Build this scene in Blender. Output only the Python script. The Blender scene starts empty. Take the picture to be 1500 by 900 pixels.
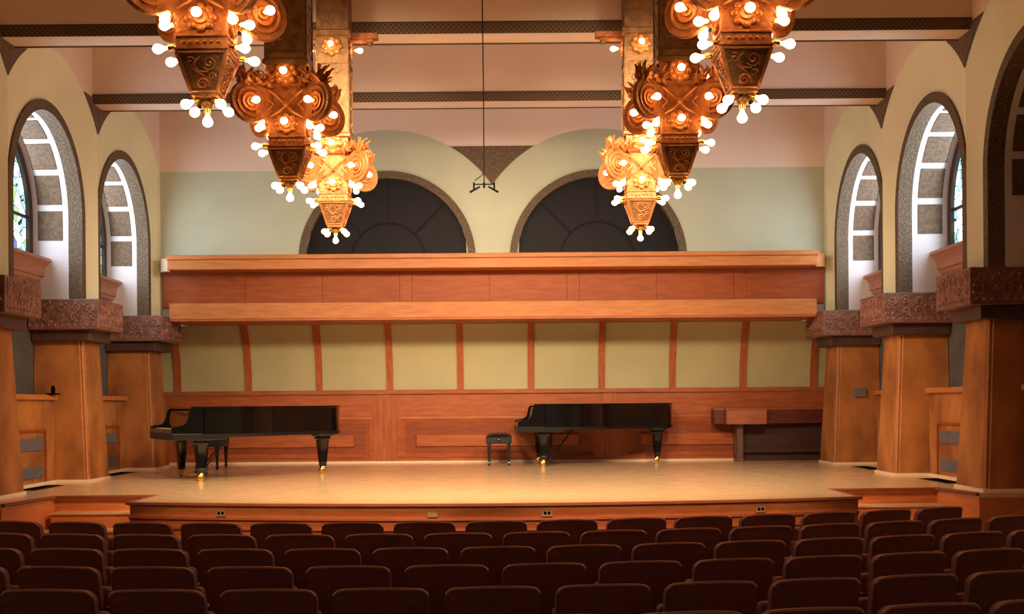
import bpy, bmesh, math, random
from math import sin, cos, pi, radians as R, sqrt, tan, atan2
from mathutils import Vector, Matrix

scene = bpy.context.scene
COL = scene.collection
random.seed(7)

# ------------------------------------------------------------------ camera
E = 1.72            # eye height above the audience floor
S = 0.70            # stage height
C = -0.185           # centre line of the hall
cam_d = bpy.data.cameras.new('camera')
cam = bpy.data.objects.new('camera', cam_d)
COL.objects.link(cam)
cam.location = (0, 0, E)
cam.rotation_euler = (R(90), R(0.45), 0)
cam_d.sensor_width = 36
cam_d.lens = 43.2
cam_d.shift_x = 10 / 1500
cam_d.shift_y = 142 / 1500
cam_d.clip_end = 200
scene.camera = cam

# ------------------------------------------------------------------ world, lights, exposure
w = bpy.data.worlds.new('world')
scene.world = w
w.use_nodes = True
bg = w.node_tree.nodes['Background']
bg.inputs[0].default_value = (1.0, 0.66, 0.48, 1)
bg.inputs[1].default_value = 0.11

vs = scene.view_settings
vs.view_transform = 'Standard'
vs.look = 'None'
vs.gamma = 1
vs.use_curve_mapping = False
vs.exposure = 0.42
scene.cycles.use_denoising = True
scene.cycles.max_bounces = 6
scene.cycles.sample_clamp_indirect = 4.0


def spot(name, loc, target, power, color, angle, blend=0.6, radius=0.12):
    d = bpy.data.lights.new(name, 'SPOT')
    d.energy = power
    d.color = color
    d.spot_size = R(angle)
    d.spot_blend = blend
    d.shadow_soft_size = radius
    o = bpy.data.objects.new(name, d)
    COL.objects.link(o)
    o.location = loc
    o.rotation_euler = (Vector(target) - Vector(loc)).to_track_quat('-Z', 'Y').to_euler()
    return o


WARM = (1.0, 0.77, 0.51)
# theatre spotlights hung below the beam over the front rows
for sx, tx, pw in ((-3.2, 0.2, 1080), (-0.5, -1.6, 980), (0.5, 1.6, 980), (3.2, -0.2, 1080)):
    spot('stage_spot', (C + sx, 11.0, E + 3.68), (C + tx, 17.4, E - 0.9), pw, WARM, 90, 0.75, 0.45)

# front-of-house spotlights on the front edge of the stage
for sx, tx in ((-0.5, -1.9), (0.5, 1.9)):
    spot('front_spot', (C + sx, 5.0, E + 3.5), (C + tx, 12.9, E - 1.25), 1000, WARM, 27, 0.8, 0.15)

# daylight pouring in through the tall side windows
for sd in (-1, 1):
    for yc in (18.65, 15.55):
        d = bpy.data.lights.new('window_daylight', 'AREA')
        d.shape = 'RECTANGLE'
        d.size = 1.9
        d.size_y = 1.8
        d.energy = 52
        d.color = (0.78, 0.89, 1.0)
        o = bpy.data.objects.new('window_daylight', d)
        COL.objects.link(o)
        o.location = (C + sd * 6.14, yc, E + 2.75)
        o.rotation_euler = (R(90), 0, R(90) if sd > 0 else R(-90))

# ------------------------------------------------------------------ materials
def lin(c):
    return tuple(((v / 255) / 12.92 if v / 255 <= 0.04045 else ((v / 255 + 0.055) / 1.055) ** 2.4) for v in c) + (1,)


MATS = {}


def mat(name, c1, c2=None, rough=0.5, metal=0.0, scale=4.0, stretch=(1, 1, 1), bump=0.0, bscale=None,
        detail=6, emit=None, strength=0.0, coat=0.0, kind='noise', spec=0.5, lo=0.35, hi=0.65):
    m = bpy.data.materials.new(name)
    m.use_nodes = True
    nt = m.node_tree
    b = nt.nodes['Principled BSDF']
    b.inputs['Roughness'].default_value = rough
    b.inputs['Metallic'].default_value = metal
    b.inputs['Coat Weight'].default_value = coat
    b.inputs['Coat Roughness'].default_value = 0.12
    b.inputs['Specular IOR Level'].default_value = spec
    b.inputs['Base Color'].default_value = lin(c1)
    if emit:
        b.inputs['Emission Color'].default_value = lin(emit)
        b.inputs['Emission Strength'].default_value = strength
    tex = None
    if c2 or bump:
        tc = nt.nodes.new('ShaderNodeTexCoord')
        mp = nt.nodes.new('ShaderNodeMapping')
        mp.inputs['Scale'].default_value = stretch
        nt.links.new(tc.outputs['Object'], mp.inputs[0])
        if kind == 'noise':
            tex = nt.nodes.new('ShaderNodeTexNoise')
            tex.inputs['Detail'].default_value = detail
            tex.inputs['Scale'].default_value = scale
            out = tex.outputs[0]
        elif kind == 'voronoi':
            tex = nt.nodes.new('ShaderNodeTexVoronoi')
            tex.inputs['Scale'].default_value = scale
            out = tex.outputs['Distance']
        elif kind == 'checker':
            tex = nt.nodes.new('ShaderNodeTexChecker')
            tex.inputs['Scale'].default_value = scale
            out = tex.outputs['Fac']
        nt.links.new(mp.outputs[0], tex.inputs['Vector'])
    if c2:
        rp = nt.nodes.new('ShaderNodeValToRGB')
        rp.color_ramp.elements[0].position = lo
        rp.color_ramp.elements[1].position = hi
        rp.color_ramp.elements[0].color = lin(c1)
        rp.color_ramp.elements[1].color = lin(c2)
        nt.links.new(out, rp.inputs[0])
        nt.links.new(rp.outputs[0], b.inputs['Base Color'])
    if bump:
        bp = nt.nodes.new('ShaderNodeBump')
        bp.inputs['Strength'].default_value = bump
        bp.inputs['Distance'].default_value = 0.02
        if bscale:
            t2 = nt.nodes.new('ShaderNodeTexNoise')
            t2.inputs['Scale'].default_value = bscale
            t2.inputs['Detail'].default_value = 4
            nt.links.new(mp.outputs[0], t2.inputs['Vector'])
            nt.links.new(t2.outputs[0], bp.inputs['Height'])
        else:
            nt.links.new(out, bp.inputs['Height'])
        nt.links.new(bp.outputs[0], b.inputs['Normal'])
    MATS[name] = m
    return m


mat('maple_floor', (232, 194, 146), (214, 172, 124), 0.22, scale=3, stretch=(1, 6, 1), coat=0.3)
mat('cherry_shaded', (150, 76, 44), (134, 64, 36), 0.42, scale=2.5, stretch=(1.2, 9, 9), spec=0.25, bump=0.03)  # cherry with the shade of recesses and nosings put into the colour
mat('stage_wood', (222, 128, 72), (204, 110, 58), 0.42, scale=2.5, stretch=(1.2, 9, 9), spec=0.3, bump=0.03)
mat('cherry', (180, 98, 54), (160, 82, 44), 0.42, scale=2.5, stretch=(1.2, 9, 9), spec=0.25, bump=0.03)
mat('cherry_v', (180, 98, 54), (158, 80, 42), 0.42, scale=2.5, stretch=(9, 9, 1.0), spec=0.25, bump=0.03)
mat('oak', (190, 120, 66), (174, 104, 54), 0.45, scale=2.5, stretch=(1.2, 9, 9), spec=0.25, bump=0.03)
mat('oak_dark', (156, 76, 26), (138, 62, 18), 0.48, scale=2.2, stretch=(1.2, 9, 9), spec=0.25, bump=0.03)
mat('pier_wood', (186, 118, 62), (136, 82, 44), 0.5, scale=2.2, stretch=(1, 1, .7), spec=0.25, bump=0.03, detail=8)
mat('oak_daylit', (196, 168, 140), (184, 154, 126), 0.5, scale=4)  # oak of the left cornice end with daylight put into its colour
mat('light_trim', (232, 205, 170), None, 0.5)
mat('capital', (138, 94, 80), (104, 68, 58), 0.55, scale=14, bump=0.5, bscale=26)
mat('necking', (84, 52, 42), (68, 42, 34), 0.6, scale=10)  # dark tone holds the shade beneath the capitals
mat('capital_relief', (160, 114, 98), (128, 86, 74), 0.5, scale=14, bump=0.2)
mat('green_plaster', (224, 221, 188), (216, 213, 180), 0.8, scale=1.2, bump=0.04, bscale=60)
mat('back_plaster', (186, 188, 164), (178, 180, 156), 0.8, scale=1.2, bump=0.04, bscale=60)
mat('pink_plaster', (228, 206, 190), (220, 198, 182), 0.8, scale=1.0, bump=0.03, bscale=60)
mat('white_plaster', (206, 199, 202), (198, 192, 196), 0.75, scale=2, bump=0.02, bscale=50)
mat('stencil', (104, 80, 58), (84, 64, 46), 0.75, scale=22, bump=0.25, detail=3, lo=.42, hi=.58)
mat('stencil_fine', (112, 90, 64), (86, 68, 48), 0.7, scale=30, kind='voronoi', bump=0.3, lo=.2, hi=.5)
mat('band_stencil', (104, 78, 48), (66, 48, 32), 0.7, scale=34, kind='checker')
mat('shell_green', (186, 176, 132), (178, 168, 124), 0.75, scale=1.0, bump=0.02, bscale=60)
mat('dark_glass', (30, 25, 29), (26, 22, 26), 0.5, scale=2, spec=0.12)
mat('dark_frame', (40, 34, 38), None, 0.6, spec=0.12)
mat('recess_grey', (92, 88, 82), (78, 74, 68), 0.85, scale=3)  # shade of the unlit recess put into the grey
mat('frame_brown', (58, 42, 34), None, 0.5)
mat('sill_wood', (176, 124, 100), (160, 110, 88), 0.5, scale=3, stretch=(8, 1, 8))
mat('piano_black', (7, 7, 8), None, 0.12, coat=0.5)
mat('piano_satin', (14, 13, 13), None, 0.3)
mat('leather', (16, 17, 24), (12, 13, 19), 0.4, scale=30, bump=0.1)
mat('brass', (214, 170, 90), None, 0.25, metal=1.0)
mat('key_white', (230, 225, 210), None, 0.3)
mat('gold', (176, 106, 56), (150, 86, 42), 0.5, metal=0.35, scale=16, bump=0.35, bscale=40)
mat('gold_relief', (192, 122, 66), (168, 100, 50), 0.45, metal=0.4, scale=20)
mat('bronze', (140, 100, 58), (108, 74, 42), 0.5, metal=0.55, scale=10, bump=0.35, bscale=34)
mat('seat_fabric', (150, 88, 78), (134, 76, 68), 0.75, scale=40, bump=0.05)
mat('seat_shell', (92, 52, 40), (80, 44, 34), 0.5, scale=6)
mat('seat_highlight', (214, 150, 132), None, 0.32, spec=0.6)  # pale tone of the highlight on the seat tops
mat('seat_metal', (40, 28, 24), None, 0.5, metal=0.3)
mat('carpet', (70, 34, 26), (56, 26, 20), 0.95, scale=40)
mat('plate_grey', (120, 116, 118), None, 0.5, metal=0.3)
mat('outlet', (168, 124, 86), None, 0.5)
mat('black', (10, 9, 9), None, 0.9, spec=0.05)
mat('grille', (128, 122, 124), (108, 102, 104), 0.55, scale=10, metal=0.2)
mat('register', (74, 60, 46), None, 0.5, metal=0.4)
mat('harp_wood', (178, 104, 68), (156, 86, 54), 0.4, scale=3, stretch=(1, 8, 8))
mat('harp_dark', (110, 50, 34), (92, 40, 28), 0.45, scale=3, stretch=(1, 8, 8))
mat('harp_shade', (74, 36, 26), (60, 28, 20), 0.5, scale=3, stretch=(1, 8, 8))  # wood tone with the shade under the harpsichord put in
mat('leg_wood', (120, 84, 66), (100, 68, 52), 0.45, scale=3, stretch=(8, 8, 1))
mat('bulb_glass', (255, 240, 215), None, 0.3, emit=(255, 196, 124), strength=16.0)


def stained():
    m = bpy.data.materials.new('stained_glass')
    m.use_nodes = True
    nt = m.node_tree
    b = nt.nodes['Principled BSDF']
    tc = nt.nodes.new('ShaderNodeTexCoord')
    v = nt.nodes.new('ShaderNodeTexVoronoi')
    v.inputs['Scale'].default_value = 6.5
    v2 = nt.nodes.new('ShaderNodeTexVoronoi')
    v2.feature = 'DISTANCE_TO_EDGE'
    v2.inputs['Scale'].default_value = 6.5
    nt.links.new(tc.outputs['Object'], v.inputs['Vector'])
    nt.links.new(tc.outputs['Object'], v2.inputs['Vector'])
    sep = nt.nodes.new('ShaderNodeSeparateColor')
    nt.links.new(v.outputs['Color'], sep.inputs[0])
    rp = nt.nodes.new('ShaderNodeValToRGB')
    e = rp.color_ramp.elements
    rp.color_ramp.interpolation = 'CONSTANT'
    e[0].position = 0
    e[0].color = lin((225, 245, 255))
    e[1].position = 0.3
    e[1].color = lin((150, 215, 240))
    for p, c in ((0.5, (200, 240, 245)), (0.68, (90, 170, 190)), (0.8, (140, 190, 120)), (0.88, (235, 245, 240)), (0.95, (70, 90, 150))):
        k = e.new(p)
        k.color = lin(c)
    nt.links.new(sep.outputs[0], rp.inputs[0])
    r2 = nt.nodes.new('ShaderNodeValToRGB')
    r2.color_ramp.elements[0].position = 0.02
    r2.color_ramp.elements[1].position = 0.05
    nt.links.new(v2.outputs['Distance'], r2.inputs[0])
    mx = nt.nodes.new('ShaderNodeMix')
    mx.data_type = 'RGBA'
    mx.blend_type = 'MULTIPLY'
    mx.inputs[0].default_value = 1
    nt.links.new(rp.outputs[0], mx.inputs[6])
    nt.links.new(r2.outputs[0], mx.inputs[7])
    nt.links.new(mx.outputs[2], b.inputs['Emission Color'])
    b.inputs['Emission Strength'].default_value = 1.7
    b.inputs['Base Color'].default_value = (0.05, 0.06, 0.07, 1)
    b.inputs['Roughness'].default_value = 0.2
    MATS['stained'] = m


stained()


# ------------------------------------------------------------------ mesh builder
class MB:
    def __init__(s):
        s.v = []
        s.f = []

    def add(s, vs_, fs):
        n = len(s.v)
        s.v += [tuple(p) for p in vs_]
        s.f += [tuple(i + n for i in f) for f in fs]
        return s

    def box(s, x0, x1, y0, y1, z0, z1):
        if x0 > x1: x0, x1 = x1, x0
        if y0 > y1: y0, y1 = y1, y0
        if z0 > z1: z0, z1 = z1, z0
        return s.hexa([(x0, y0, z0), (x1, y0, z0), (x1, y1, z0), (x0, y1, z0)],
                      [(x0, y0, z1), (x1, y0, z1), (x1, y1, z1), (x0, y1, z1)])

    def hexa(s, a, b):
        return s.add(list(a) + list(b), [(3, 2, 1, 0), (4, 5, 6, 7), (0, 1, 5, 4), (1, 2, 6, 5), (2, 3, 7, 6), (3, 0, 4, 7)])

    def loft(s, rings, cap=True, closed=True):
        n = len(rings[0])
        vs_ = [p for r in rings for p in r]
        fs = []
        for i in range(len(rings) - 1):
            for j in range(n if closed else n - 1):
                k = (j + 1) % n
                fs.append((i * n + j, i * n + k, (i + 1) * n + k, (i + 1) * n + j))
        if cap and closed:
            fs.append(tuple(range(n - 1, -1, -1)))
            fs.append(tuple((len(rings) - 1) * n + j for j in range(n)))
        return s.add(vs_, fs)

    def prism(s, poly, z0, z1):
        return s.loft([[(x, y, z0) for x, y in poly], [(x, y, z1) for x, y in poly]])

    def prism_y(s, poly, y0, y1):      # poly in (x, z)
        return s.loft([[(x, y0, z) for x, z in poly], [(x, y1, z) for x, z in poly]])

    def prism_x(s, poly, x0, x1):      # poly in (y, z)
        return s.loft([[(x0, y, z) for y, z in poly], [(x1, y, z) for y, z in poly]])

    def tube(s, pts, r, n=8, closed=False):
        pts = [Vector(p) for p in pts]
        rr = r if isinstance(r, (list, tuple)) else [r] * len(pts)
        rings = []
        up = None
        for i, p in enumerate(pts):
            if closed:
                t = pts[(i + 1) % len(pts)] - pts[i - 1]
            else:
                t = pts[min(i + 1, len(pts) - 1)] - pts[max(i - 1, 0)]
            t.normalize()
            if up is None:
                up = Vector((0, 0, 1)) if abs(t.z) < 0.9 else Vector((1, 0, 0))
            a = t.cross(up)
            if a.length < 1e-5:
                a = t.cross(Vector((0.3, 0.5, 0.8)))
            a.normalize()
            b = a.cross(t)
            up = b
            rings.append([tuple(p + (a * cos(q * 2 * pi / n) + b * sin(q * 2 * pi / n)) * rr[i]) for q in range(n)])
        if closed:
            rings.append(rings[0])
        return s.loft(rings, cap=not closed)

    def lathe(s, prof, n=20, o=(0, 0, 0), axis='z'):
        rings = []
        for r, h in prof:
            ring = []
            for q in range(n):
                a = q * 2 * pi / n
                x, y = r * cos(a), r * sin(a)
                p = (x, y, h) if axis == 'z' else ((x, h, y) if axis == 'y' else (h, x, y))
                ring.append((p[0] + o[0], p[1] + o[1], p[2] + o[2]))
            rings.append(ring)
        return s.loft(rings)

    def ball(s, o, r, n=8, m=5, sx=1, sy=1, sz=1):
        rings = []
        for i in range(m + 1):
            t = -pi / 2 + pi * i / m
            rad = max(cos(t), 0.02) * r
            rings.append([(o[0] + rad * cos(q * 2 * pi / n) * sx, o[1] + rad * sin(q * 2 * pi / n) * sy, o[2] + sin(t) * r * sz) for q in range(n)])
        return s.loft(rings)

    def grid(s, rows):
        n = len(rows[0])
        fs = []
        for i in range(len(rows) - 1):
            for j in range(n - 1):
                fs.append((i * n + j, i * n + j + 1, (i + 1) * n + j + 1, (i + 1) * n + j))
        return s.add([p for r in rows for p in r], fs)

    def xform(s, M):
        s.v = [tuple(M @ Vector(p)) for p in s.v]
        return s

    def mesh(s, name, m, smooth=None):
        me = bpy.data.meshes.new(name)
        me.from_pydata(s.v, [], s.f)
        bm = bmesh.new()
        bm.from_mesh(me)
        bmesh.ops.recalc_face_normals(bm, faces=bm.faces)
        bm.to_mesh(me)
        bm.free()
        me.materials.append(MATS[m])
        if smooth:
            me.shade_smooth()
            me.set_sharp_from_angle(angle=R(smooth))
        return me

    def build(s, name, m, parent=None, origin=None, smooth=None, bevel=0, tag_=None, kind=None):
        if origin is None and parent is not None:
            q = parent
            while q.parent: q = q.parent
            origin = q.get('_o')
        if origin is not None:
            s.v = [(p[0] - origin[0], p[1] - origin[1], p[2] - origin[2]) for p in s.v]
        o = bpy.data.objects.new(name, s.mesh(name, m, smooth))
        COL.objects.link(o)
        if parent is not None:
            o.parent = parent
        elif origin is not None:
            o.location = origin
        if bevel:
            b = o.modifiers.new('bevel', 'BEVEL')
            b.width = bevel
            b.segments = 2
            b.limit_method = 'ANGLE'
        if tag_:
            tag(o, *tag_)
        if kind:
            o['kind'] = kind
        return o


def tag(o, label, cat, group=None):
    o['label'] = label
    o['category'] = cat
    if group:
        o['group'] = group
    return o


def thing(name, label, cat, loc=(0, 0, 0), group=None, rz=0.0):
    o = bpy.data.objects.new(name, None)
    COL.objects.link(o)
    o.location = loc
    o.rotation_euler = (0, 0, rz)
    o.empty_display_size = 0.1
    if label:
        tag(o, label, cat, group)
    o['_o'] = tuple(loc)
    return o


def local(name, label, cat, loc, group=None, rz=0.0):
    """a thing whose parts are given in local coordinates"""
    o = thing(name, label, cat, loc, group, rz)
    o['_o'] = (0.0, 0.0, 0.0)
    return o


def share(src, name, parent, loc=(0, 0, 0), rot=(0, 0, 0)):
    c = bpy.data.objects.new(name, src.data)
    COL.objects.link(c)
    c.parent = parent
    c.location = loc
    c.rotation_euler = rot
    return c


def copy_tree(o, parent=None):
    c = o.copy()
    COL.objects.link(c)
    if parent is not None:
        c.parent = parent
    for ch in KIDS.get(o.name, []):
        copy_tree(ch, c)
    return c


KIDS = {}


def index_children():
    KIDS.clear()
    for o in COL.objects:
        if o.parent:
            KIDS.setdefault(o.parent.name, []).append(o)


def struct(mb, name, m, label=None, smooth=None, bevel=0, parent=None):
    o = mb.build(name, m, parent, smooth=smooth, bevel=bevel)
    if parent is None:
        o['kind'] = 'structure'
        if label:
            o['label'] = label
    return o


# ------------------------------------------------------------------ hall dimensions
W = 5.46                      # half width of the upper side walls
BAY = 3.10
ARCH_Y = (18.65, 15.55, 12.45)
PIER_Y = (20.20, 17.10, 14.00)
CAP_TOP = E + 1.46
SPRING = E + 2.57
R_OUT, R_IN = 1.28, 1.17      # window trim
G_R, G_Z = 2.04, E + 2.466    # plaster arch field
SPT = E + 4.25                # top of the spandrels
TRI = E + 4.17                # soffit height
CEIL = E + 5.2
YB = 20.203                   # upper back wall
WIN = 6.25                    # half distance to the glass
FUN = 0.12                    # splay depth of the plaster field


def X(sd, h):
    return C + sd * h


def sname(sd):
    return 'left' if sd < 0 else 'right'


# ---- floor and ceiling
struct(MB().box(-9, 9, -4, 22.6, -0.1, 0), 'floor', 'carpet', 'dark red carpeted floor of the audience area')
struct(MB().box(-9, 9, -4, 22.6, CEIL, CEIL + 0.1), 'ceiling', 'pink_plaster', 'pale pink plaster ceiling above the beams')

# ---- upper side walls with splayed arch fields
def outer_pt(a):
    c, s_ = cos(a), sin(a)
    y = G_R * c
    if abs(y) <= BAY / 2:
        return (y, G_Z + G_R * s_)
    k = BAY / 2 / abs(c)
    return (math.copysign(BAY / 2, c), G_Z + k * s_)


def arch_line(y):
    return G_Z + sqrt(max(G_R ** 2 - y * y, 0))


trim_n = 1
win_n = 1
for sd in (-1, 1):
    # the parent: plain part of the wall towards the audience
    wall = struct(MB().box(X(sd, W), X(sd, W + 0.9), -4, 10.9, 0, CEIL), 'wall_' + sname(sd), 'green_plaster',
                  f'pale green and pink plaster side wall with tall arched windows, {sname(sd)} of the stage')
    for bi, yc in enumerate(ARCH_Y):
        corner = bi == 0
        # splayed field (pale green) with smooth shading
        inner, outer = [], []
        for z in [CAP_TOP + (SPRING - CAP_TOP) * k / 5 for k in range(5)]:
            inner.append((-R_OUT, z)); outer.append((-BAY / 2, z * (G_Z - CAP_TOP) / (SPRING - CAP_TOP) + CAP_TOP * (1 - (G_Z - CAP_TOP) / (SPRING - CAP_TOP))))
        N = 40
        for k in range(N + 1):
            a = pi - pi * k / N
            inner.append((R_OUT * cos(a), SPRING + R_OUT * sin(a)))
            outer.append(outer_pt(a))
        for z in [SPRING + (CAP_TOP - SPRING) * k / 5 for k in range(1, 6)]:
            inner.append((R_OUT, z)); outer.append((BAY / 2, CAP_TOP + (z - CAP_TOP) * (G_Z - CAP_TOP) / (SPRING - CAP_TOP)))
        rows = []
        for t in [k / 6 for k in range(7)]:
            dep = FUN * (1 - (1 - t) ** 1.6)
            rows.append([(X(sd, W + dep), yc + o_[0] + (i_[0] - o_[0]) * t, o_[1] + (i_[1] - o_[1]) * t) for i_, o_ in zip(inner, outer)])
        struct(MB().grid(rows), 'arch_field', 'green_plaster', smooth=40, parent=wall)
        # pink plaster above
        ys = sorted(set([-BAY / 2 + BAY * k / 60 for k in range(61)]))
        lowr, topr = [], []
        for y in ys:
            z = arch_line(y)
            left_tri = y < 0 or not corner
            if left_tri:
                z = max(z, SPT)
            lowr.append((X(sd, W), yc + y, z))
            topr.append((X(sd, W), yc + y, CEIL))
        struct(MB().grid([lowr, topr]), 'upper_plaster', 'pink_plaster', parent=wall)
        # trim round the window: face and return
        path = [(-1, CAP_TOP)] + [(cos(pi - pi * k / 36), None, sin(pi - pi * k / 36)) for k in range(37)] + [(1, CAP_TOP)]
        prof = [(R_OUT + 0.02, W + FUN + 0.03), (R_OUT + 0.02, W + FUN - 0.03), (R_IN, W + FUN - 0.03), (R_IN, W + FUN + 0.16)]
        rows = []
        for r_, h_ in prof:
            row = []
            for p in path:
                if len(p) == 2:
                    row.append((X(sd, h_), yc + p[0] * r_, p[1]))
                else:
                    row.append((X(sd, h_), yc + p[0] * r_, SPRING + r_ * p[2]))
            rows.append(row)
        t_ = struct(MB().grid(rows), f'trim_{trim_n}', 'stencil_fine', 'brown stencilled arch trim round the window', smooth=50)
        t_['label'] = f'brown stencilled arch trim round the {("far", "middle", "near")[bi]} {sname(sd)} window'
        trim_n += 1
        # white reveal
        rows = []
        for r_, h_ in ((R_IN, W + FUN + 0.16), (R_IN - 0.005, WIN)):
            row = []
            for p in path:
                if len(p) == 2:
                    row.append((X(sd, h_), yc + p[0] * r_, p[1]))
                else:
                    row.append((X(sd, h_), yc + p[0] * r_, SPRING + r_ * p[2]))
            rows.append(row)
        rv = struct(MB().grid(rows), 'window_reveal', 'white_plaster', smooth=40, parent=wall)
        # stencilled coffers on the reveal: arc-length positions up both jambs
        half = pi * R_IN / 2
        def at_s(s_, r_):
            if s_ < 0:
                return (r_, SPRING + s_)
            a = s_ / R_IN
            return (r_ * cos(a), SPRING + r_ * sin(a))
        for m_ in (-1, 1):
            s0 = -0.30
            for k in range(5):
                a0, a1 = s0 + k * 0.485, s0 + k * 0.485 + 0.40
                if a0 > half - 0.15:
                    break
                a1 = min(a1, half - 0.04)
                mbp = MB()
                ra, rb = [], []
                for q in range(7):
                    s_ = a0 + (a1 - a0) * q / 6
                    pa = at_s(s_, R_IN - 0.012)
                    ra.append((X(sd, W + FUN + 0.24), yc + m_ * pa[0], pa[1]))
                    rb.append((X(sd, WIN - 0.10), yc + m_ * pa[0], pa[1]))
                oa, ob = [], []
                for q in range(7):
                    s_ = a0 + (a1 - a0) * q / 6
                    pa = at_s(s_, R_IN + 0.01)
                    oa.append((X(sd, W + FUN + 0.24), yc + m_ * pa[0], pa[1]))
                    ob.append((X(sd, WIN - 0.10), yc + m_ * pa[0], pa[1]))
                mbp.loft([[ra[q], rb[q], ob[q], oa[q]] for q in range(7)])
                struct(mbp, 'panel', 'stencil', parent=wall)
        # window: glass, dark frame, muntins
        wn = thing(f'window_{win_n}', None, None, (X(sd, WIN), yc, E + 2.0))
        wn['kind'] = 'structure'
        wn['label'] = f'arched {("stained glass", "stained glass", "dark")[bi]} window, {("far", "middle", "near")[bi]} one on the {sname(sd)} wall'
        win_n += 1
        zb = E + 1.9
        pts = [(-R_IN, zb)] + [(R_IN * cos(pi - pi * k / 24), SPRING + R_IN * sin(pi - pi * k / 24)) for k in range(25)] + [(R_IN, zb)]
        MB().prism_x([(yc + p[0], p[1]) for p in pts], X(sd, WIN + 0.02), X(sd, WIN + 0.04)).build('glass', 'stained' if bi < 2 else 'dark_glass', wn)
        fr = MB()
        ins = 0.13
        pin = [(-R_IN + ins, zb)] + [((R_IN - ins) * cos(pi - pi * k / 24), SPRING + (R_IN - ins) * sin(pi - pi * k / 24)) for k in range(25)] + [(R_IN - ins, zb)]
        fr.loft([[(X(sd, WIN + 0.02), yc + a[0], a[1]), (X(sd, WIN - 0.03), yc + a[0], a[1]), (X(sd, WIN - 0.03), yc + b[0], b[1]), (X(sd, WIN + 0.02), yc + b[0], b[1])] for a, b in zip(pts, pin)])
        fr.build('window_frame', 'frame_brown', wn, smooth=40)
        for dy in (-0.38, 0.38):
            MB().box(X(sd, WIN - 0.01), X(sd, WIN + 0.02), yc + dy - 0.02, yc + dy + 0.02, zb, SPRING + sqrt((R_IN - ins) ** 2 - dy * dy)).build('muntin', 'frame_brown', wn)
        MB().box(X(sd, WIN - 0.01), X(sd, WIN + 0.02), yc - R_IN + ins, yc + R_IN - ins, SPRING - 0.02, SPRING + 0.02).build('muntin', 'frame_brown', wn)
        # moulded sill
        prof = [(WIN + 0.02, 2.02), (WIN - 0.27, 2.02), (WIN - 0.27, 1.98), (WIN - 0.24, 1.96), (WIN - 0.20, 1.91), (WIN - 0.18, 1.88), (WIN - 0.18, 1.78), (WIN - 0.15, 1.77), (WIN - 0.14, 1.73), (WIN - 0.08, 1.68), (WIN + 0.02, 1.66)]
        MB().prism_y([(X(sd, h_), E + z) for h_, z in prof], yc - R_IN - 0.1, yc + R_IN - 0.004).build('sill', 'sill_wood', wn, smooth=35)
        # recess wall under the sill
        struct(MB().box(X(sd, WIN), X(sd, WIN + 0.2), yc - BAY / 2, yc + BAY / 2, S, E + 1.7), 'recess_wall', 'recess_grey', parent=wall)
    # end of the wall beside the organ shell
    struct(MB().box(X(sd, W), X(sd, W + 0.9), YB - 0.05, YB + 0.1, CAP_TOP, E + 3.8), 'corner_return', 'green_plaster', parent=wall)
    # brown stencilled spandrels above the piers
    for pi_, py in enumerate(PIER_Y[1:]):
        up, lo = [], []
        for k in range(25):
            dy = -0.56 + 1.12 * k / 24
            yy = BAY / 2 - abs(dy)
            lo.append((X(sd, W - 0.012), py + dy, min(arch_line(yy), SPT)))
            up.append((X(sd, W - 0.012), py + dy, SPT))
        sp = struct(MB().grid([lo, up]), f'trim_{trim_n}', 'stencil', f'brown stencilled spandrel triangle on the {sname(sd)} wall, {("far", "near")[pi_]} one')
        md = sp.modifiers.new('t', 'SOLIDIFY')
        md.thickness = 0.012
        md.offset = 0
        trim_n += 1

# ---- beams
for bi, by in enumerate((17.10, 14.00, 10.90, 7.80)):
    which = ('far', 'near', 'overhead', 'rear')[bi]
    o = struct(MB().box(X(-1, W), X(1, W), by - 0.19, by + 0.19, TRI, CEIL), f'trim_{trim_n}', 'pink_plaster', f'pink plaster ceiling beam, the {which} one')
    trim_n += 1
    struct(MB().box(X(-1, W), X(1, W), by - 0.205, by - 0.18, TRI, TRI + 0.12), 'stencil_band', 'band_stencil', parent=o)
    struct(MB().box(X(-1, W), X(1, W), by - 0.21, by - 0.18, TRI + 0.12, TRI + 0.132), 'band_bead', 'frame_brown', parent=o)
    struct(MB().box(X(-1, W), X(1, W), by + 0.18, by + 0.205, TRI - 0.012, TRI + 0.12), 'stencil_band', 'band_stencil', parent=o)

# ---- upper back wall with two lunettes
BR_O, BR_I, BZ = 1.455, 1.335, E + 2.39
BX = 1.735
wb = MB()
xs = sorted(set([X(-1, W) + (2 * W) * k / 150 for k in range(151)] + [C - BX - BR_I, C - BX + BR_I, C + BX - BR_I, C + BX + BR_I]))
GR2, GZ2 = 2.10, E + 2.42


def hole_z(x):
    for c in (C - BX, C + BX):
        if abs(x - c) < BR_I:
            return BZ + sqrt(BR_I ** 2 - (x - c) ** 2)
    return E + 1.6


def field_z(x):
    z = E + 3.86
    for c in (C - BX, C + BX):
        if abs(x - c) < GR2:
            z = max(z, GZ2 + sqrt(GR2 ** 2 - (x - c) ** 2)) if abs(x - c) < 1.55 or (C - BX < x < C + BX) else z
    if C - BX < x < C + BX:
        dx = min(abs(x - C + BX), abs(x - C - BX))
        z = GZ2 + sqrt(GR2 ** 2 - dx ** 2)
    return z


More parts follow.
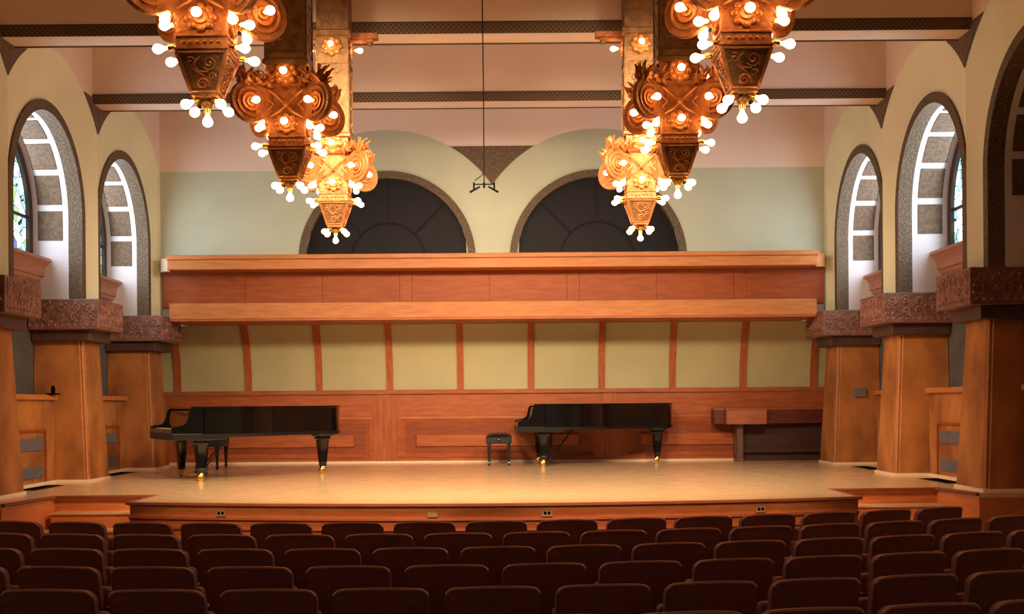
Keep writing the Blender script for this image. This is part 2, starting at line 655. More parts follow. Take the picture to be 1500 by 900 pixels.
wall_b = None
lo, hi = [], []
fl, ft = [], []
for x in xs:
    lo.append((x, YB, hole_z(x) if hole_z(x) > BZ else E + 1.6))
    hi.append((x, YB, field_z(x)))
    fl.append((x, YB, field_z(x)))
    ft.append((x, YB, CEIL))
wall_b = struct(MB().grid([lo, hi]), 'wall_back', 'back_plaster', 'pale green plaster wall above the stage with two dark lunette windows')
BTRI = E + 4.24
fl2 = [(p[0], p[1], max(p[2], BTRI) if abs(p[0] - C) < 0.68 else p[2]) for p in fl]
struct(MB().grid([fl2, ft]), 'upper_plaster', 'pink_plaster', parent=wall_b)
tr = [p for p in fl if abs(p[0] - C) < 0.68 and p[2] < BTRI]
sp = struct(MB().grid([[(p[0], YB - 0.012, p[2]) for p in tr], [(p[0], YB - 0.012, BTRI) for p in tr]]), f'trim_{trim_n}', 'stencil', 'brown stencilled triangle between the two arches on the back wall')
md = sp.modifiers.new('t', 'SOLIDIFY'); md.thickness = 0.02; md.offset = 0
trim_n += 1
for k, c in enumerate((C - BX, C + BX)):
    wn = thing(f'window_{win_n}', None, None, (c, YB, BZ))
    win_n += 1
    wn['kind'] = 'structure'
    wn['label'] = f'dark half-round lunette window above the stage canopy, {("left", "right")[k]} one'
    A = [pi - pi * q / 48 for q in range(49)]
    rows = []
    for r_, y_ in ((BR_O, YB + 0.02), (BR_O, YB - 0.03), (BR_I, YB - 0.03), (BR_I, YB + 0.2)):
        rows.append([(c + r_ * cos(a), y_, BZ + r_ * sin(a)) for a in A])
    MB().grid(rows).build('arch_trim', 'stencil_fine', wn, smooth=40)
    MB().prism_y([(c + BR_I * cos(a), BZ + BR_I * sin(a)) for a in A] + [(c + BR_I, BZ - 0.6), (c - BR_I, BZ - 0.6)], YB + 0.15, YB + 0.2).build('glass', 'dark_glass', wn)
    for a in (R(45), R(90), R(135)):
        MB().tube([(c + 0.6 * cos(a), YB + 0.14, BZ + 0.6 * sin(a)), (c + 1.3 * cos(a), YB + 0.14, BZ + 1.3 * sin(a))], 0.018, 6).build('muntin', 'dark_frame', wn)
    MB().tube([(c + 0.62 * cos(a), YB + 0.14, BZ + 0.62 * sin(a)) for a in A], 0.018, 6).build('muntin', 'dark_frame', wn)

# ---- stage platform
def bow(x):
    return 12.58 + 0.55 * ((x + 0.1) / 3.9) ** 2


front = [(-6.6, 12.95), (-5.32, 12.95), (-5.2, 14.15), (-4.02, 14.15)]
front += [(-4.02 + 7.78 * k / 24, bow(-4.02 + 7.78 * k / 24)) for k in range(25)]
front += [(3.76, 14.3), (5.05, 14.4), (5.2, 13.5), (6.5, 13.5)]
stage = MB().prism(front + [(6.5, 22.0), (-6.6, 22.0)], 0.0, S - 0.05)
st = struct(stage, 'stage_platform', 'stage_wood', 'low wooden stage platform with a bowed front')
struct(MB().prism(front + [(6.5, 22.0), (-6.6, 22.0)], S - 0.05, S), 'stage_floor', 'maple_floor', parent=st)


def offset_path(path, d):
    out = []
    for i, p in enumerate(path):
        a = Vector(path[max(i - 1, 0)]); b = Vector(path[min(i + 1, len(path) - 1)])
        p = Vector(p)
        n = Vector((0, 0))
        if i > 0:
            t = (p - a).normalized(); n += Vector((t.y, -t.x))
        if i < len(path) - 1:
            t = (b - p).normalized(); n += Vector((t.y, -t.x))
        n.normalize()
        k = 1.0
        if 0 < i < len(path) - 1:
            t = (p - a).normalized()
            k = 1 / max(n.dot(Vector((t.y, -t.x))), 0.4)
        out.append(tuple(p + n * d * k))
    return out


def moulding(path, prof):
    rings = [offset_path(path, d) for d, z in prof]
    rows = []
    for i in range(len(path)):
        rows.append([(rings[j][i][0], rings[j][i][1], prof[j][1]) for j in range(len(prof))])
    return MB().loft(rows)


mid = [p for p in front if -4.03 <= p[0] <= 3.77 and p[1] < 14]
full = front[1:-1]
struct(moulding(full, [(-0.02, S + 0.002), (0.04, S + 0.002), (0.045, S - 0.022), (0.012, S - 0.034), (-0.02, S - 0.034)]), 'nosing', 'cherry_shaded', parent=st)  # dark colour draws the shadow line at the stage lip
struct(moulding(mid, [(-0.02, S - 0.145), (0.03, S - 0.15), (0.035, S - 0.17), (0.012, S - 0.185), (-0.02, S - 0.185)]), 'moulding', 'cherry_shaded', parent=st)  # dark strips, coloured as shadow lines across the fascia
struct(moulding(mid, [(-0.02, S - 0.25), (0.03, S - 0.255), (0.035, S - 0.275), (0.012, S - 0.29), (-0.02, S - 0.29)]), 'moulding', 'cherry_shaded', parent=st)
# steps in the two corners
for sd, x0, x1, yb in ((-1, -5.15, -4.03, 14.17), (1, 3.78, 5.02, 14.33)):
    t = thing('stage_steps', f'wooden steps up to the stage at its {sname(sd)} corner', 'steps', ((x0 + x1) / 2, yb, 0))
    for k in range(3):
        z = S - 0.175 * (k + 1)
        MB().box(x0, x1, yb - 0.28 * (k + 1), yb, 0 if k == 2 else z - 0.175, z - 0.02).build('riser', 'stage_wood', t)
        MB().box(x0, x1, yb - 0.28 * (k + 1) - 0.015, yb - 0.28 * k, z - 0.02, z).build('tread', 'maple_floor', t)

# ---- back wainscot under the acoustic shell
YW = 21.5
LEDGE = E + 0.257
wc = MB().box(-6.4, 6.3, YW + 0.03, YW + 0.2, S, LEDGE - 0.08)
wn_ = struct(wc, 'wall_stage', 'cherry', 'panelled cherry wood wainscot across the back of the stage')
struct(MB().box(-6.4, 6.3, YW - 0.05, YW + 0.2, LEDGE - 0.075, LEDGE), 'ledge', 'cherry', parent=wn_, bevel=0.012)
panels = [(-5.78, -2.33), (-1.88, 1.60), (2.05, 5.55)]
edges = [-6.4] + [v for p in panels for v in p] + [6.3]
ZP0, ZP1 = S + 0.09, E - 0.215
for a, b in zip(edges[0::2], edges[1::2]):
    struct(MB().box(a, b, YW, YW + 0.05, S, LEDGE - 0.08), 'stile', 'cherry_v', parent=wn_)
    if b - a > 0.3 and -5 < a < 5:
        struct(MB().box(a + 0.12, b - 0.12, YW - 0.012, YW + 0.02, S, LEDGE - 0.08), 'pilaster', 'cherry_v', parent=wn_)
for a, b in panels:
    struct(MB().box(a, b, YW, YW + 0.05, ZP1, LEDGE - 0.08), 'rail', 'cherry', parent=wn_)
    struct(MB().box(a, b, YW, YW + 0.05, S, ZP0), 'rail', 'cherry', parent=wn_)
    # mitred frame sloping in to a sunk field, then a raised centre
    def ring(i, y):
        return [(a + i, y, ZP0 + i * 0.6), (b - i, y, ZP0 + i * 0.6), (b - i, y, ZP1 - i), (a + i, y, ZP1 - i)]
    fr = MB().loft([ring(0.0, YW - 0.015), ring(0.03, YW - 0.02), ring(0.13, YW + 0.03)], cap=False)
    struct(fr, 'panel_frame', 'cherry', parent=wn_)
    struct(MB().loft([ring(0.12, YW + 0.028), ring(0.20, YW + 0.028), ring(0.30, YW + 0.028)], cap=False), 'panel', 'cherry_shaded', parent=wn_)  # sunk field darkened by colour to deepen its shade
    struct(MB().loft([ring(0.30, YW + 0.03), ring(0.33, YW - 0.012), ring(0.36, YW - 0.014)]), 'panel', 'cherry', parent=wn_)
bb = struct(MB().box(-6.4, 6.3, YW - 0.03, YW, S, S + 0.035), 'baseboard_back', 'light_trim', 'thin pale baseboard along the back of the stage')

# ---- acoustic shell: curved green panels with wooden ribs
sh = thing('acoustic_shell', 'curved olive green acoustic shell with red-brown wooden ribs behind the stage', 'acoustic shell', (C, YW, LEDGE))
SB, ST_ = LEDGE + 0.002, E + 1.384


def shell_y(t):
    return YW + 0.02 - 0.36 * t ** 2.4


rib_x = [-5.72 + 1.235 * i for i in range(10)]
edges = [-6.35] + rib_x + [6.25]
for a, b in zip(edges[:-1], edges[1:]):
    MB().grid([[(x, shell_y(k / 14), SB + (ST_ - SB) * k / 14) for x in (a, b)] for k in range(15)]).build('panel', 'shell_green', sh, smooth=40)
for x in rib_x:
    r_ = MB()
    r_.loft([[(x - 0.055, shell_y(k / 14) + 0.02, SB + (ST_ - SB) * k / 14), (x - 0.055, shell_y(k / 14) - 0.05, SB + (ST_ - SB) * k / 14),
              (x + 0.055, shell_y(k / 14) - 0.05, SB + (ST_ - SB) * k / 14), (x + 0.055, shell_y(k / 14) + 0.02, SB + (ST_ - SB) * k / 14)] for k in range(15)])
    r_.build('rib', 'cherry_v', sh, smooth=40)

# ---- wooden canopy over the stage
cn = thing('stage_canopy', 'long wooden canopy with a projecting cornice above the acoustic shell', 'canopy', (C, 20.0, E + 1.4))
HC = 5.24
MB().box(X(-1, HC), X(1, HC), 19.72, YB - 0.02, E + 2.355, E + 2.43).build('cornice_cap', 'oak', cn, bevel=0.01)
MB().box(X(-1, HC) + 0.02, X(1, HC) - 0.02, 19.70, YB - 0.02, E + 2.19, E + 2.345).build('cornice', 'oak', cn, bevel=0.012)
MB().box(X(-1, HC) + 0.03, X(1, HC) - 0.03, 19.74, YB - 0.02, E + 2.34, E + 2.36).build('cornice_bead', 'oak_dark', cn)
for sd in (-1, 1):
    q = [(X(sd, HC - 0.01), YB - 0.03), (X(sd, HC - 0.01), 19.9)] + [(X(sd, HC - 0.01 + 0.2 * sin(a)), 20.1 - 0.2 * cos(a)) for a in [pi / 2 * k / 8 for k in range(9)]] + [(X(sd, HC + 0.19), YB - 0.03)]
    MB().prism(q, E + 2.19, E + 2.40).build('cornice_end', 'oak_daylit' if sd < 0 else 'oak', cn, smooth=40)
HP = 5.42
seams = [X(-1, HP)]
n_ = 0
cols = []
x = X(-1, HP)
pat = [1.10, 0.17, 1.16, 1.10, 0.17]
xx = x
widths = [1.03, 0.17, 1.12, 1.12, 0.18, 1.12, 1.12, 0.18, 1.12, 1.12, 0.18, 1.12]
tot = sum(widths)
for i, wd in enumerate(widths):
    wd = wd * (2 * HP) / tot
    stile = wd < 0.4
    MB().box(xx + 0.0015, xx + wd - 0.0015, 20.15 - (0.006 if stile else 0), YB - 0.01, E + 1.62, E + 2.22).build('stile' if stile else 'panel', 'oak_dark', cn, bevel=0.003)
    xx += wd
MB().box(X(-1, HP), X(1, HP), 20.165, YB - 0.005, E + 1.6, E + 2.22).build('backing', 'oak_dark', cn)
MB().box(X(-1, 5.27), X(1, 5.27), 19.99, 20.19, E + 1.415, E + 1.675).build('fascia', 'oak', cn, bevel=0.01)
MB().box(X(-1, 5.27), X(1, 5.27), 20.0, 21.26, E + 1.385, E + 1.415).build('soffit', 'cherry', cn)

# ------------------------------------------------------------------ side piers with carved capitals
def spiral(o, u, v, r, turns, start, hand=1, n=22):
    pts = []
    for k in range(n + 1):
        t = k / n
        a = start + hand * turns * 2 * pi * t
        q = r * (1 - 0.86 * t)
        pts.append(tuple(Vector(o) + Vector(u) * (q * cos(a)) + Vector(v) * (q * sin(a))))
    return pts


def scroll_frieze(mb, o, u, v, length, height, rad):
    u, v, o = Vector(u), Vector(v), Vector(o)
    n = max(1, int(length / 0.16))
    for i in range(n):
        for r_ in range(2):
            c = o + u * (length * (i + 0.5) / n) + v * (height * (0.42 + 0.32 * r_ + random.uniform(-.04, .04)))
            mb.tube(spiral(c, u, v, 0.062, 1.4, random.uniform(0, 6), 1 if (i + r_) % 2 else -1, 12), [rad * (1 - 0.4 * k / 12) for k in range(13)], 5)
            for q in range(4):
                p = c + u * random.uniform(-0.08, 0.08) + v * random.uniform(-0.07, 0.07)
                mb.ball(p, rad * random.uniform(0.9, 1.6), 6, 4)
    m2 = int(length / 0.085)
    for i in range(m2):
        mb.ball(o + u * (length * (i + 0.5) / m2) + v * 0.05, rad * 1.3, 6, 4)


for sd in (-1, 1):
    for pi_, py in enumerate(PIER_Y):
        which = ('far', 'middle', 'near')[pi_]
        t = thing('pier', f'battered wooden pier with carved capital, the {which} one on the {sname(sd)}', 'pier', (X(sd, 5.8), py, S))
        yb = py + (0.45 if pi_ else 0.5)
        z1 = E + 0.92
        a = [(X(sd, 5.48), py - 0.33, S), (X(sd, 5.48), yb - 0.0, S), (X(sd, 6.24), yb, S), (X(sd, 6.24), py - 0.40, S), (X(sd, 5.54), py - 0.40, S)]
        b = [(X(sd, 5.58), py - 0.24, z1), (X(sd, 5.58), yb - 0.1, z1), (X(sd, 6.24), yb - 0.1, z1), (X(sd, 6.24), py - 0.31, z1), (X(sd, 5.64), py - 0.31, z1)]
        MB().loft([a, b]).build('shaft', 'pier_wood', t)
        # pale corner bead down the chamfer
        MB().tube([(X(sd, 5.505), py - 0.37, S + 0.03), (X(sd, 5.605), py - 0.28, z1)], 0.018, 6).build('corner_bead', 'oak', t)
        MB().box(X(sd, 5.46), X(sd, 6.24), py - 0.42, yb + 0.02, S, S + 0.035).build('base_moulding', 'light_trim', t)
        MB().box(X(sd, 5.44), X(sd, 6.24), py - 0.43, yb + 0.0, E + 0.90, E + 1.06).build('necking', 'necking', t, bevel=0.015)
        cap = MB().box(X(sd, 5.28), X(sd, 6.24), py - 0.55, yb + 0.06, E + 1.05, CAP_TOP).build('capital', 'capital', t, bevel=0.015)
        rel = MB()
        scroll_frieze(rel, (X(sd, 5.31), py - 0.552, E + 1.06), (sd, 0, 0), (0, 0, 1), 0.95, 0.39, 0.013)
        scroll_frieze(rel, (X(sd, 5.278), py - 0.53, E + 1.06), (0, 1, 0), (0, 0, 1), yb + 0.04 - py + 0.53, 0.39, 0.013)
        rel.build('relief', 'capital_relief', cap, smooth=60, kind='stuff')

# wall plate on the far right pier
MB().box(5.62, 5.82, 19.795, 19.83, E + 0.07, E + 0.21).build('wall_plate', 'plate_grey', None, bevel=0.006, tag_=('small grey metal plate on the far right pier', 'plate'))

# ---- low wainscot bays between the piers, with return-air grilles
for sd in (-1, 1):
    for bi, yc in enumerate(ARCH_Y):
        which = ('far', 'middle', 'near')[bi]
        q_ = 0.22 if (sd > 0 and bi == 0) else 0.0
        t = thing('wainscot', f'wooden wainscot with air grille under the {which} {sname(sd)} window', 'wall panel', (X(sd, 5.97), yc, S))
        y0, y1 = yc - 1.08, yc + 1.12
        MB().box(X(sd, 5.94 + q_), X(sd, 6.24), y0, y1, S, E + 0.11).build('body', 'pier_wood', t)
        MB().box(X(sd, 5.88 + q_), X(sd, 6.24), y0, y1, E + 0.10, E + 0.17).build('ledge', 'oak', t, bevel=0.01)
        MB().box(X(sd, 5.91 + q_), X(sd, 5.97 + q_), y0, y1, S, S + 0.035).build('base_moulding', 'light_trim', t)
        # framed access panel
        pw0, pw1 = yc - 0.75, yc + 0.80
        fr = MB()
        MB().box(X(sd, 5.92 + q_), X(sd, 5.95 + q_), pw0, pw1, S + 0.70, S + 0.73).build('frame_top', 'oak_dark', t)
        for yy in (pw0, pw1 - 0.03):
            MB().box(X(sd, 5.92 + q_), X(sd, 5.95 + q_), yy, yy + 0.03, S + 0.04, S + 0.70).build('frame_side', 'oak_dark', t)
        for zz, hh in ((S + 0.10, 0.15), (S + 0.46, 0.16)):
            g = MB().box(X(sd, 5.925 + q_), X(sd, 5.95 + q_), pw0 + 0.12, pw1 - 0.12, zz, zz + hh).build('grille', 'grille', t)
            for k in range(6):
                MB().box(X(sd, 5.917 + q_), X(sd, 5.928 + q_), pw0 + 0.13, pw1 - 0.13, zz + 0.012 + k * hh / 6, zz + 0.022 + k * hh / 6).build('slat', 'plate_grey', g)
        # floor register
        if not (bi == 2):
            rg = thing('floor_register', f'dark metal floor vent in the stage beside the {which} {sname(sd)} wainscot', 'vent', (X(sd, 5.8), yc, S))
            MB().box(X(sd, 5.58), X(sd, 5.82), yc - 0.5, yc + 0.5, S, S + 0.006).build('frame', 'register', rg)
            for k in range(8):
                MB().box(X(sd, 5.60), X(sd, 5.80), yc - 0.46 + k * 0.12, yc - 0.39 + k * 0.12, S + 0.004, S + 0.010).build('slat', 'black', rg)

# small black thing on the left ledge
bt = local('black_clamp', 'small black upright clamp standing on the left wainscot ledge', 'clamp', (-6.05, 16.45, E + 0.17))
MB().box(-0.05, 0.05, -0.12, 0.12, 0, 0.02).build('foot', 'black', bt)
MB().lathe([(0.028, 0.02), (0.028, 0.10), (0.018, 0.105), (0.018, 0.12)], 12).build('post', 'black', bt, smooth=40)

# ------------------------------------------------------------------ outlets on the stage front
for k, (x, blank) in enumerate(((-2.985, False), (-0.755, True), (0.42, False), (2.66, False))):
    lab = ('brass double socket plate on the stage front, leftmost', 'plain blank socket plate on the stage front below the left piano tail',
           'brass double socket plate on the stage front below the piano bench', 'brass double socket plate on the stage front, rightmost')[k]
    y = bow(x) - 0.012
    o = local('socket_plate', lab, 'socket', (x, y, S - 0.10), rz=atan2(0.9 * x / 3.95 ** 2, 1))
    MB().box(-0.052, 0.052, -0.01, 0.02, -0.038, 0.038).build('plate', 'outlet', o, bevel=0.004)
    if not blank:
        for dx in (-0.02, 0.02):
            MB().lathe([(0.016, -0.0125), (0.016, -0.005)], 12, (dx, 0, 0.0), 'y').build('socket', 'black', o)

# ------------------------------------------------------------------ pianos
def piano(label, loc, rz, L):
    t = local('grand_piano', label, 'piano', loc, 'grand pianos on the stage', rz)
    k = L / 2.74
    def outline(x0, off=0.0):
        pts = [(x0, -off), (0.75 * k, -off)]
        for x, y in ((1.05, .03), (1.3, .10), (1.55, .22), (1.8, .38), (2.05, .53), (2.3, .66), (2.5, .76), (2.62, .86), (2.70, 1.0), (2.74, 1.18), (2.74, 1.40), (2.71, 1.52)):
            pts.append((x * k + off * 0.6, y - off))
        pts += [(2.64 * k + off, 1.57 + off), (x0, 1.57 + off)]
        return pts
    MB().prism(outline(0.42), 0.63, 0.985).build('case', 'piano_black', t, smooth=30)
    MB().prism(outline(0.40, 0.012), 0.60, 0.64).build('bottom_rail', 'piano_satin', t, smooth=30)
    lid = MB().prism(outline(0.62, 0.018), 0.987, 1.015).build('lid', 'piano_black', t, smooth=30)
    MB().box(0.26, 0.615, -0.018, 1.588, 0.987, 1.015).build('lid_flap', 'piano_black', t)
    # keyboard
    MB().box(0.0, 0.75, 0.0, 1.57, 0.56, 0.655).build('keybed', 'piano_satin', t, bevel=0.012)
    for y0, y1 in ((0.0, 0.075), (1.495, 1.57)):
        prof = [(0.0, 0.65), (0.0, 0.72), (0.03, 0.745), (0.10, 0.75), (0.16, 0.765), (0.20, 0.80), (0.225, 0.86), (0.235, 0.93), (0.25, 0.97), (0.28, 0.985), (0.45, 0.985), (0.45, 0.65)]
        MB().prism_y(prof, y0, y1).build('arm', 'piano_black', t, smooth=40)
    MB().box(0.0, 0.05, 0.075, 1.495, 0.655, 0.71).build('key_slip', 'piano_black', t)
    kb = MB().box(0.05, 0.06, 0.17, 1.40, 0.66, 0.70).build('keyboard', 'piano_satin', t)
    wk = MB()
    for q in range(52):
        wk.box(0.055, 0.205, 0.172 + q * 0.0236, 0.172 + q * 0.0236 + 0.0226, 0.69, 0.715)
    wk_o = wk.build('white_keys', 'key_white', kb)
    wk_o['kind'] = 'stuff'
    bk = MB()
    for q in range(51):
        if q % 7 not in (1, 4):
            bk.box(0.115, 0.205, 0.172 + q * 0.0236 + 0.017, 0.172 + q * 0.0236 + 0.029, 0.715, 0.727)
    bk_o = bk.build('black_keys', 'piano_black', kb)
    bk_o['kind'] = 'stuff'
    for y0, y1 in ((0.075, 0.17), (1.40, 1.495)):
        MB().box(0.05, 0.21, y0, y1, 0.655, 0.725).build('key_block', 'piano_black', t)
    MB().hexa([(0.21, 0.075, 0.66), (0.24, 0.075, 0.66), (0.24, 1.495, 0.66), (0.21, 1.495, 0.66)],
              [(0.27, 0.075, 0.96), (0.30, 0.075, 0.96), (0.30, 1.495, 0.96), (0.27, 1.495, 0.96)]).build('fallboard', 'piano_black', t)
    # legs
    for lx, ly in ((0.42, 0.16), (0.42, 1.41), (2.46 * k, 1.10)):
        lg = MB()
        def sq(r, z):
            c = r * 0.35
            return [(lx - r, ly - r + c, z), (lx - r + c, ly - r, z), (lx + r - c, ly - r, z), (lx + r, ly - r + c, z), (lx + r, ly + r - c, z), (lx + r - c, ly + r, z), (lx - r + c, ly + r, z), (lx - r, ly + r - c, z)]
        lg.loft([sq(0.050, 0.11), sq(0.052, 0.15), sq(0.058, 0.17), sq(0.055, 0.18), sq(0.085, 0.50), sq(0.105, 0.52), sq(0.105, 0.545), sq(0.14, 0.56), sq(0.15, 0.61)])
        lo_ = lg.build('leg', 'piano_black', t, smooth=30)
        MB().lathe([(0.035, 0.055), (0.046, 0.06), (0.046, 0.10), (0.036, 0.115)], 14, (lx, ly, 0)).build('ferrule', 'brass', lo_, smooth=40)
        MB().lathe([(0.03, -0.05), (0.042, -0.045), (0.042, -0.005), (0.03, 0.0), (0.042, 0.005), (0.042, 0.045), (0.03, 0.05)], 18, (lx - 0.01, ly, 0.042), 'y').build('caster', 'brass', lo_, smooth=30)
        MB().box(lx - 0.2, lx + 0.2, ly - 0.12, ly + 0.12, 0.585, 0.632).build('leg_plate', 'piano_satin', t)
    # lyre
    ly_ = MB().box(0.50, 0.62, 0.62, 0.94, 0.05, 0.11).build('pedal_box', 'piano_satin', t, bevel=0.01)
    for y in (0.70, 0.86):
        MB().tube([(0.57, y, 0.10), (0.57, y - (0.04 if y < 0.78 else -0.04), 0.32), (0.57, y, 0.60)], 0.022, 8).build('lyre_post', 'piano_satin', t, smooth=50)
        MB().tube([(0.60, y, 0.14), (0.98, y, 0.63)], 0.010, 6).build('lyre_brace', 'piano_satin', t)
    for y in (0.72, 0.78, 0.84):
        MB().box(0.36, 0.52, y - 0.014, y + 0.014, 0.055, 0.067).build('pedal', 'brass', ly_, bevel=0.004)
    return t


piano('long black concert grand piano at the left of the stage, standing at an angle', (-4.47, 16.45, S), R(26.5), 2.74)
piano('black grand piano standing side-on against the wainscot, right of the piano bench', (0.20, 19.72, S), R(1.5), 2.68)


def bench(label, loc, rz, wx, ly):
    t = local('piano_bench', label, 'bench', loc, 'piano benches', rz)
    MB().box(-wx / 2, wx / 2, -ly / 2, ly / 2, 0.36, 0.47).build('apron', 'leather', t, bevel=0.012)
    c = MB()
    nx, ny = 10, 14
    rows = []
    for i in range(nx + 1):
        row = []
        for j in range(ny + 1):
            u, v = i / nx * 2 - 1, j / ny * 2 - 1
            h = 0.47 + 0.065 * (1 - abs(u) ** 6) * (1 - abs(v) ** 6) - 0.008 * (cos(u * 5) * cos(v * 9)) ** 8
            row.append((u * (wx / 2 + 0.008), v * (ly / 2 + 0.008), h))
        rows.append(row)
    c.grid(rows)
    c.build('cushion', 'leather', t, smooth=60)
    MB().ball((0, -ly / 2 - 0.002, 0.41), 0.035, 10, 5, 1, 0.25, 1).build('adjuster_knob', 'piano_black', t, smooth=60)
    for sx in (-1, 1):
        for sy in (-1, 1):
            a, b = sx * (wx / 2 - 0.045), sy * (ly / 2 - 0.045)
            MB().loft([[(a - r, b - r, z), (a + r, b - r, z), (a + r, b + r, z), (a - r, b + r, z)] for r, z in ((0.018, 0.0), (0.022, 0.04), (0.016, 0.06), (0.03, 0.33), (0.036, 0.37))]).build('leg', 'piano_satin', t)


bench('black leather piano bench standing alone left of the right-hand piano', (-0.11, 20.62, S), 0, 0.42, 0.62)
bench('black piano bench half hidden behind the left piano', (-4.82, 20.15, S), 0, 0.42, 0.72)

# ------------------------------------------------------------------ harpsichord by the right pier
t = local('harpsichord', 'small wooden harpsichord on trestle legs against the wainscot beside the right pier', 'harpsichord', (4.55, 21.2, S))
MB().box(-0.78, -0.10, -0.30, 0.22, 0.64, 0.885).build('keyboard_case', 'harp_wood', t, bevel=0.008)
MB().box(-0.96, -0.785, -0.10, 0.22, 0.65, 0.895).build('cheek', 'harp_dark', t, bevel=0.008)
MB().prism([(-0.10, -0.08), (0.75, -0.02), (1.25, 0.10), (1.25, 0.24), (-0.10, 0.24)], 0.65, 0.885).build('case', 'harp_dark', t, smooth=30)
MB().prism([(-0.97, -0.11), (-0.79, -0.11), (-0.79, -0.31), (-0.09, -0.31), (-0.09, -0.09), (0.75, -0.03), (1.26, 0.09), (1.26, 0.25), (-0.97, 0.25)], 0.885, 0.905).build('lid', 'harp_wood', t)
for x in (-0.52, 1.0):
    MB().box(x - 0.055, x + 0.055, -0.10, 0.0, 0, 0.64).build('leg', 'leg_wood', t, bevel=0.006)
    MB().box(x - 0.055, x + 0.055, 0.12, 0.22, 0, 0.64).build('leg', 'leg_wood', t, bevel=0.006)
    MB().box(x - 0.045, x + 0.045, -0.16, 0.26, 0.0, 0.06).build('foot', 'leg_wood', t, bevel=0.006)
MB().box(-0.47, 1.12, 0.17, 0.20, 0.0, 0.645).build('shadow_panel', 'harp_shade', t)  # dark sheet added as the shadow under the harpsichord
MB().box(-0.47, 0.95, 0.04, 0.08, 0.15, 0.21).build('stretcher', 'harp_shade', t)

# ------------------------------------------------------------------ hanging microphone pair
zt = E + 2.36
t = local('microphone_array', 'pair of black microphones on a small bar hanging on a cable over the stage', 'microphone', (-0.21, 13.3, zt))
MB().tube([(0, 0, 0.02), (0.002, 0, 1.0), (-0.004, 0, 2.0), (0, 0, CEIL - zt)], 0.007, 6).build('cable', 'black', t)
MB().tube([(0, 0, 0.16), (-0.02, 0, 0.12), (-0.06, 0, 0.09), (-0.10, 0, 0.06)], 0.005, 5).build('loose_cable', 'black', t)
MB().tube([(-0.11, 0, 0.02), (0.11, 0, 0.02)], 0.007, 6).build('bar', 'black', t)
MB().lathe([(0.012, -0.02), (0.012, 0.04)], 8).build('centre_clamp', 'black', t)
for s_ in (-1, 1):
    MB().lathe([(0.010, -0.03), (0.010, 0.04)], 8, (s_ * 0.11, 0, 0)).build('clip', 'black', t)
    MB().tube([(s_ * 0.045, 0.0, -0.005), (s_ * 0.15, 0.02, -0.06), (s_ * 0.155, 0.021, -0.063)], [0.009, 0.012, 0.010], 10).build('microphone', 'black', t, smooth=50)

# ------------------------------------------------------------------ chandeliers
def rot4(mb, base_v, base_f):
    for q in range(4):
        M = Matrix.Rotation(q * pi / 2, 4, 'Z')
        mb.add([tuple(M @ Vector(p)) for p in base_v], base_f)


def square(r, z, c=0.0):
    if c == 0:
        return [(-r, -r, z), (r, -r, z), (r, r, z), (-r, r, z)]
    return [(-r, -r + c, z), (-r + c, -r, z), (r - c, -r, z), (r, -r + c, z), (r, r - c, z), (r - c, r, z), (-r + c, r, z), (-r, r - c, z)]


def rosette(mb, o, r):
    """scalloped rosette facing -Y at o"""
    ox, oy, oz = o
    mb.lathe([(r * 0.98, 0.0), (r * 0.9, -0.018), (r * 0.6, -0.02), (r * 0.5, -0.034), (r * 0.25, -0.036), (r * 0.2, -0.05), (0.02, -0.052)], 18, o, 'y')
    for q in range(8):
        a = q * pi / 4
        mb.ball((ox + r * 0.85 * cos(a), oy - 0.014, oz + r * 0.85 * sin(a)), r * 0.30, 8, 5, 1, 0.5, 1)


